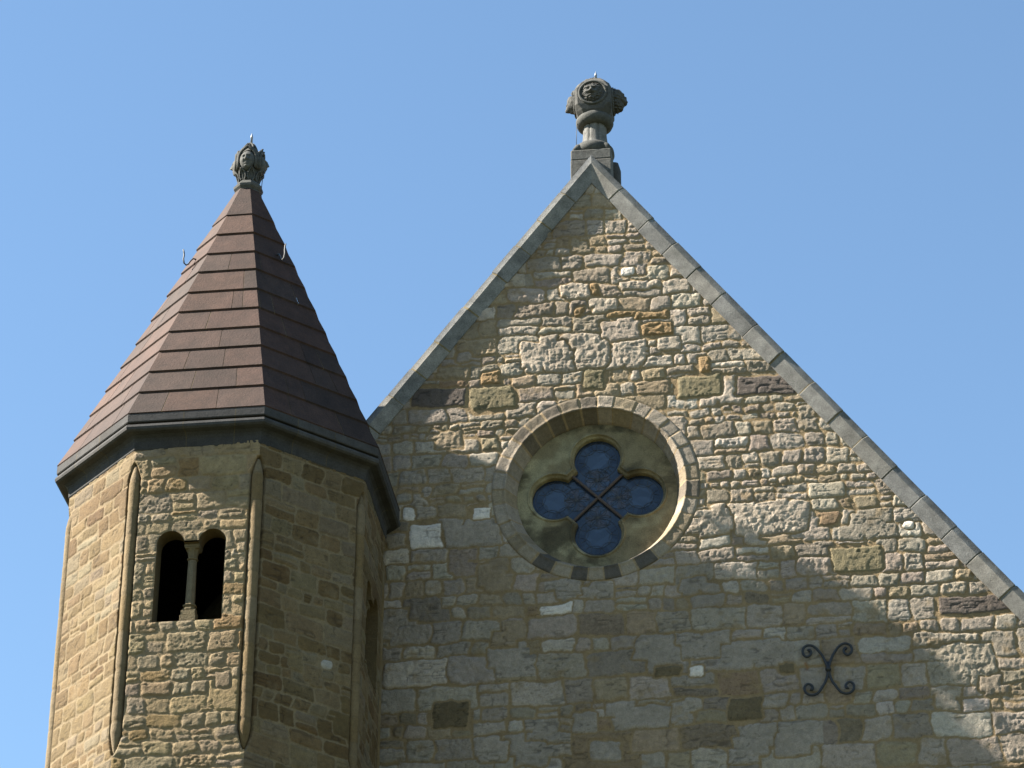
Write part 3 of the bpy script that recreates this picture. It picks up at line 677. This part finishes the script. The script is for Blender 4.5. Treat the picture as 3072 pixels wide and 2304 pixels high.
# ------------------------------------------------------------------ carved heads
def head(center, ax, size, bumps, noise=0.0, seed=0, nlon=72, nlat=54, tilt=0.0, squash=(1, 1, 1), freq=7):
    """carved stone head: an ellipsoid whose front is modelled by soft bumps. ax: outward yaw; size: half height"""
    V = []; F = []
    for i in range(nlat+1):
        ph = -pi/2+pi*i/nlat
        for k in range(nlon):
            th = 2*pi*k/nlon; X = cos(ph)*sin(th); Y = cos(ph)*cos(th); Z = sin(ph)          # Y forward
            f = max(0, Y)**0.5; d = 0.0
            for (bx, bz, amp, sx, sz) in bumps:
                for s in ((1, -1) if bx else (1,)):
                    d += amp*math.exp(-((X-s*bx)/sx)**2-((Z-bz)/sz)**2)
            d *= f
            if noise: 
                nn = float(fbm(np.array([th*freq/2.2]), np.array([ph*freq]), seed, 2)[0]); m_ = 1-math.exp(-(X/.55)**2-((Z-.05)/.62)**2)*f
                d2 = noise*nn*m_
            else: d2 = 0
            x = X*squash[0]*(1+d2); y = Y*squash[1]*(1+d2)+d; z = Z*squash[2]*(1+d2)
            y, z = y*cos(tilt)-z*sin(tilt), y*sin(tilt)+z*cos(tilt)
            V.append((center[0]+size*(x*cos(ax)+y*sin(ax)), center[1]+size*(x*sin(ax)-y*cos(ax)), center[2]+size*z))
    for i in range(nlat):
        for k in range(nlon):
            k2 = (k+1) % nlon; F.append((i*nlon+k, i*nlon+k2, (i+1)*nlon+k2, (i+1)*nlon+k))
    return V, F
HUMAN = [(0, .36, .10, .62, .10), (.30, .17, -.16, .15, .10), (.30, .16, .07, .10, .05), (0, .10, .20, .10, .20), (0, -.10, .20, .13, .10), (.13, -.13, .07, .07, .06),
         (.46, -.12, .09, .20, .16), (.24, -.28, -.07, .07, .13), (0, -.30, -.05, .10, .06), (0, -.375, .09, .22, .035), (0, -.425, -.10, .26, .022), (0, -.485, .09, .19, .04), (0, -.57, -.06, .2, .04), (0, -.74, .14, .22, .12)]
LION = [(0, .40, .13, .7, .11), (.28, .25, -.17, .14, .09), (.28, .23, .06, .08, .05), (0, .16, .16, .13, .22), (0, .0, .12, .20, .09), (.19, -.12, .16, .18, .12), (0, -.16, -.10, .035, .09), (0, -.27, -.18, .30, .045), (0, -.40, .12, .22, .07), (.48, .0, .12, .18, .2), (0, -.68, .16, .30, .16)]
DOG = [(0, .42, .10, .6, .12), (.30, .28, -.10, .15, .10), (0, .0, .35, .42, .38), (0, -.14, .22, .36, .24), (.17, -.10, -.06, .06, .06), (0, -.34, -.12, .3, .045), (0, -.46, .18, .28, .12), (.5, .1, .1, .2, .2)]
STONE = (0.165, 0.17, 0.16)

def arch_pts(k, cx, cy, cz, rad, wid, hgt, dn, ogee=0.0, n=17):
    """moulding that runs up one side of a face, over it to a point, and down: points around the axis at yaw k"""
    pts = []
    for i in range(n):
        t = -1+2*i/(n-1); x = wid*(abs(t)**0.0 if False else sin(t*pi/2)*(1 if abs(t) < 1 else 1))
        z = hgt*(1-abs(sin(t*pi/2))**2.2)**0.5 if abs(t) < 1 else 0
        pts.append((x, rad*(1-.25*(x/ max(rad, .01))**2), z+ogee*math.exp(-(x/(wid*.22))**2)))
    low = [(pts[0][0]*.96, pts[0][1], -dn)]; hi = [(pts[-1][0]*.96, pts[-1][1], -dn)]
    return [(cx+x*cos(k)+y*sin(k), cy+x*sin(k)-y*cos(k), cz+z) for x, y, z in low+pts+hi]
def leaf(b, cx, cy, k, r0, z0, r1, z1, w_, th=.012, curl=.02, C=STONE):
    """upright carved leaf with raised rim, standing at yaw k, leaning from r0 to r1"""
    n = 7; L = []; Rr = []
    for i in range(n):
        t = i/(n-1); ww = w_*sin(pi*min(.98, t*.86+.12))**.8; r = r0+(r1-r0)*t**1.5+curl*t**6; z = z0+(z1-z0)*t
        L.append((-ww, r, z)); Rr.append((ww, r, z))
    T = lambda p: (cx+p[0]*cos(k)+p[1]*sin(k), cy+p[0]*sin(k)-p[1]*cos(k), p[2])
    b.tube([T(p) for p in L]+[T(p) for p in Rr[::-1]], th, 6, C)
    V = []; F = []
    for i in range(n):
        V += [T((L[i][0], L[i][1]-.010, L[i][2])), T((0, L[i][1]-.002, L[i][2])), T((Rr[i][0], Rr[i][1]-.010, Rr[i][2]))]
    for i in range(n-1): F += [(3*i, 3*i+1, 3*i+4, 3*i+3), (3*i+1, 3*i+2, 3*i+5, 3*i+4)]
    b.add(V, F, C); b.tube([T((0, L[i][1], L[i][2])) for i in range(n)], th*.6, 5, C)

def turret_finial():
    z0 = 22.22; cx, cy = OX+.005, OY
    t = empty("turret_finial", (cx, cy, z0), "carved grey stone finial with hooded human heads on the turret tip", "finial")
    b = MB(); ph = pi/8
    b.lathe([(.135, z0-.03), (.142, z0+.0), (.158, z0+.028), (.153, z0+.040), (.180, z0+.072), (.186, z0+.105), (.166, z0+.118), (.152, z0+.150), (.128, z0+.175), (.115, z0+.19)], 8, cx, cy, STONE, ph)
    b.build("base", M['carved'], t, False, .004)
    b = MB(); prof = [(.120, z0+.15), (.115, z0+.20), (.118, z0+.26), (.135, z0+.32), (.150, z0+.40), (.152, z0+.50), (.145, z0+.56), (.12, z0+.62), (.085, z0+.665), (.05, z0+.70), (.035, z0+.74), (.02, z0+.77)]
    b.lathe(prof, 24, cx, cy, STONE); b.build("core", M['carved'], t, True)
    b = MB()
    for i in range(8): leaf(b, cx, cy, i*pi/4+pi/8, .122, z0+.17, .160, z0+.325, .042, .009, .02)
    for i in range(8): b.tube([(cx+.125*sin(i*pi/4)+.028*cos(q)*cos(i*pi/4), cy-.125*cos(i*pi/4)+.028*cos(q)*sin(i*pi/4), z0+.185+.028*sin(q)) for q in np.linspace(0, 5.2, 9)], .008, 6, STONE)
    b.build("foliage", M['carved'], t, True)
    b = MB()
    for i in range(4):
        k = i*pi/2; leaf(b, cx, cy, k, .10, z0+.60, .03, z0+.775, .048, .012, 0.0)
        leaf(b, cx, cy, k+pi/4, .13, z0+.48, .075, z0+.68, .055, .012, .0)
    b.build("crest", M['carved'], t, True)
    for i in range(4):
        k = i*pi/2
        V, F = head((cx+.128*sin(k), cy-.128*cos(k), z0+.44), k, .134, HUMAN, squash=(.72, .62, 1.05))
        b = MB(); b.add(V, F, (0.19, 0.195, 0.185)); hd = b.build("carved_head", M['carved'], t, True)
        b = MB(); b.tube(arch_pts(k, cx, cy, z0+.455, .165, .108, .155, .12, .03), .018, 8, STONE)
        b.tube(arch_pts(k, cx, cy, z0+.47, .148, .126, .165, .14, .05), .016, 8, STONE); b.build("hood", M['carved'], hd, True)
    b = MB(); b.lathe([(.016, z0+.75), (.014, z0+.87), (.016, z0+.872), (.016, z0+.89), (.002, z0+.945)], 10, cx+.005, cy, (1, 1, 1)); b.build("spike", M['steel'], t, True)
    b = MB(); s = .6
    P = [(cx+.19, cy-.02, z0+.44), (cx+.185, cy-.03, z0+.33), (cx+.172, cy-.03, z0+.16), (cx+.165, cy-.02, z0+.02), (cx+.18, cy-.0, z0-.10), (cx+.26, cy, z0-.25)]
    b.tube(P, .0045, 6); b.build("cable", M['iron'], t, True)
turret_finial()

def gable_finial():
    cx, cy = -1.585, 0.27
    t = empty("gable_finial", (cx, cy, 22.7), "dark grey stone finial with lion-like heads on a fluted shaft at the gable peak", "finial")
    # saddle block astride the ridge
    b = MB(); b.box(cx-.285, cx+.225, cy-.255, cy+.27, 22.62, 23.145, (0.27, 0.265, 0.245)); p = b.build("saddle_block", M['carved'], t, False, .010)
    b = MB(); b.box(cx-.283, cx+.224, cy-.252, cy+.268, 23.150, 23.30, (0.24, 0.24, 0.225)); b.build("saddle_cap", M['carved'], t, False, .014)
    b = MB(); b.tube([(cx+.20, cy+.15, 22.55), (cx+.20, cy+.15, 23.2), (cx+.19, cy+.12, 23.30)], [.11, .11, .09], 16, (.13, .13, .125)); b.build("side_roll", M['carved'], p, True)
    z = 23.30
    b = MB()
    b.lathe([(.20, z-.01), (.245, z+.01), (.265, z+.06), (.258, z+.12), (.218, z+.165), (.17, z+.18)], 32, cx-.02, cy, STONE)
    for i in range(4):
        k = i*pi/2+pi/4; b.tube([(cx-.02+.16*sin(k), cy-.16*cos(k), z+.13), (cx-.02+.25*sin(k), cy-.25*cos(k), z+.07), (cx-.02+.315*sin(k), cy-.315*cos(k), z+.0)], [.05, .055, .03], 10, STONE)
    b.build("base_roll", M['carved'], t, True)
    zc = z+.165; V = []; F = []; n = 64; prof = [(.175, zc), (.162, zc+.06), (.150, zc+.18), (.146, zc+.28), (.150, zc+.36)]; C = (0.30, 0.30, 0.285)
    for r, zz in prof:
        for k in range(n):
            a = 2*pi*k/n; q = (a*8/(2*pi)) % 1.0; fl = -.016*max(0, 1-abs(q-.5)/.14)+.006*max(0, 1-abs(abs(q-.5)-.2)/.06)
            V.append((cx+(r+fl)*sin(a), cy-(r+fl)*cos(a), zz))
    for i in range(len(prof)-1):
        for k in range(n):
            k2 = (k+1) % n; F.append((i*n+k, i*n+k2, (i+1)*n+k2, (i+1)*n+k))
    b = MB(); b.add(V, F, C); b.build("shaft", M['carved'], t, True)
    zr = zc+.335
    b = MB(); b.lathe([(.14, zr-.03), (.185, zr-.025), (.220, zr-.0), (.238, zr+.045), (.236, zr+.085), (.215, zr+.12), (.18, zr+.135)], 40, cx, cy, STONE); b.build("ring", M['carved'], t, True)
    # chamfered block with a low pyramid top
    z1 = zr+.12; h = .465; s = .235; ch = .055; b = MB(); V = []; F = []
    def oct_ring(s_, c_, zz): return [(cx+x, cy+y, zz) for x, y in ((-s_+c_, -s_), (s_-c_, -s_), (s_, -s_+c_), (s_, s_-c_), (s_-c_, s_), (-s_+c_, s_), (-s_, s_-c_), (-s_, -s_+c_))]
    rings = [oct_ring(.195, .075, z1-.02), oct_ring(.222, .085, z1+.02), oct_ring(s, .04, z1+.10), oct_ring(s, .035, z1+h-.12), oct_ring(s-.03, .06, z1+h-.02), oct_ring(.14, .05, z1+h+.075), oct_ring(.055, .02, z1+h+.14)]
    for r in rings: V += r
    for i in range(len(rings)-1):
        for k in range(8):
            k2 = (k+1) % 8; F.append((i*8+k, i*8+k2, (i+1)*8+k2, (i+1)*8+k))
    F.append(tuple(range(8))[::-1]); F.append(tuple((len(rings)-1)*8+k for k in range(8)))
    b.add(V, F, (0.17, 0.17, 0.16)); blk = b.build("block", M['carved'], t, False, .008)
    b = MB()
    for i in range(8):
        leaf(b, cx, cy, i*pi/4, .13, z1+h-.0, .045, z1+h+.15, .04, .013, 0.0)
        k = i*pi/4+pi/8; b.tube([(cx+.10*sin(k)+.025*cos(q)*cos(k), cy-.10*cos(k)+.025*cos(q)*sin(k), z1+h+.085+.025*sin(q)) for q in np.linspace(0, 5.5, 9)], .011, 6, STONE)
    b.build("crest", M['carved'], t, True)
    zm = z1+h*.55
    for i in range(4):
        k = i*pi/2; fx, fy = cx+s*sin(k), cy-s*cos(k)
        b = MB(); P = [(fx+.168*cos(q)*cos(k)+.005*sin(k), fy+.168*cos(q)*sin(k)-.005*cos(k), zm+.168*sin(q)) for q in np.linspace(0, 2*pi, 41)]
        b.tube(P, .017, 8, STONE); md = b.build("medallion_ring", M['carved'], t, True)
        if i == 0: V, F = head((fx-.012, fy+.035, zm+.0), k, .150, LION, .16, 5, 110, 80, 0.0, (.93, .60, 1.0), 11)
        elif i == 1: V, F = head((fx+.02, fy, zm+.0), k, .150, LION, .16, 9, 110, 80, -.12, (.93, .90, 1.08), 8)
        else: V, F = head((fx-.005 if i == 3 else fx, fy, zm-.02), k, .135, DOG, .05, 15, 90, 70, -.55, (.8, .66, 1.1), 6)
        b = MB(); b.add(V, F, (0.155, 0.155, 0.145)); hd = b.build("carved_head", M['carved'], t, True)
        if i == 3:
            for sy in (-1, 1):
                b = MB(); b.tube([(fx-.01, fy+sy*.06, zm+.07), (fx-.035, fy+sy*.075, zm+.12), (fx-.03, fy+sy*.07, zm+.165)], [.025, .024, .006], 8, STONE)
                b.build("ear", M['carved'], hd, True)
    b = MB(); zt_ = z1+h+.13
    b.lathe([(.016, zt_), (.014, zt_+.08), (.017, zt_+.082), (.017, zt_+.10), (.002, zt_+.155)], 10, cx+.02, cy, (1, 1, 1)); b.build("spike", M['steel'], t, True)
    b = MB(); b.tube([(cx-.215, cy-.08, zr+.02), (cx-.222, cy-.10, zr-.12), (cx-.225, cy-.11, z+.06)], .004, 6); b.build("cable", M['iron'], t, True)
gable_finial()

# ------------------------------------------------------------------ ironwork
def wall_anchor():
    cx, cz, y = 0.985, 15.985, -.065
    t = empty("wall_anchor", (cx, 0, cz), "black wrought iron scrolled X-shaped wall anchor on the shaded gable", "wall anchor")
    up = [(1020, 880), (1003, 830), (985, 780), (945, 700), (900, 640), (865, 597), (830, 570), (795, 550), (755, 541), (705, 548), (662, 575), (642, 625), (650, 672), (680, 706), (716, 716), (752, 700), (774, 664), (768, 630), (745, 617), (728, 628)]
    lo = [(1028, 960), (1018, 1015), (1000, 1065), (968, 1130), (930, 1182), (892, 1235), (850, 1278), (805, 1298), (760, 1305), (708, 1294), (662, 1260), (643, 1215), (648, 1170), (676, 1142), (710, 1132), (745, 1146), (768, 1172), (772, 1200), (755, 1220), (735, 1215)]
    for pts in (up, lo):
        for s in (1, -1):
            b = MB(); P = []
            dense = []
            for i in range(len(pts)-1):
                p0, p1, p2, p3 = pts[max(i-1, 0)], pts[i], pts[i+1], pts[min(i+2, len(pts)-1)]
                for u in (0, .33, .66):
                    dense.append(tuple(.5*((2*p1[j])+(-p0[j]+p2[j])*u+(2*p0[j]-5*p1[j]+4*p2[j]-p3[j])*u*u+(-p0[j]+3*p1[j]-3*p2[j]+p3[j])*u**3) for j in (0, 1)))
            dense.append(pts[-1])
            for px, py in dense: P.append((cx+s*(px-1035)/1433*1.0, y, cz-(py-922)/1250))
            b.tube(P, [.0155]*(len(P)-8)+[.0155+.0008*i for i in range(8)], 8); b.build("scroll", M['iron'], t, True)
    b = MB(); b.lathe([(.0, .01), (.034, .0), (.034, .02), (.026, .045), (.0, .05)], 12, 0, 0, cap=False)
    b.v = [(cx+x, -.055-z, cz+y_) for x, y_, z in b.v]; b.build("boss", M['iron'], t, True)
    b = MB(); b.tube([(cx, .02, cz+.005), (cx, -.06, cz+.005)], .018, 10); b.build("tie_rod", M['iron'], t, True)
    b = MB(); b.tube([(cx, -.064, cz-.10), (cx, -.066, cz), (cx, -.064, cz+.09)], .017, 8); b.build("collar", M['iron'], t, True)
wall_anchor()
def roof_hook(k, u, zz, label):
    a = k*pi/4; R = lambda z: (0.185+(22.24-z)/(22.24-18.19)*(RC-.22))*cos(pi/8)
    t = empty("roof_hook", (OX+R(zz)*sin(a)+u*cos(a), OY-R(zz)*cos(a)+u*sin(a), zz), label, "hook", "iron hooks on the turret roof")
    P = []
    for d, dz in ((-.03, .05), (.03, .045), (.07, .0), (.10, -.05), (.135, -.075), (.17, -.06), (.185, -.01), (.178, .04), (.185, .085), (.198, .115)):
        r = R(zz)+d*0.85; P.append((OX+r*sin(a)+u*cos(a), OY-r*cos(a)+u*sin(a), zz+dz*1.05))
    b = MB(); b.tube(P, [.0095]*8+[.0095, .007], 8); b.build("hook_iron", M['hookiron'], t, True)
roof_hook(7, -.02, 21.02, "curved iron hook standing out against the sky from the turret roof's sunlit side")
roof_hook(1, .05, 21.02, "curved iron hook on the dark shaded slope of the turret roof")
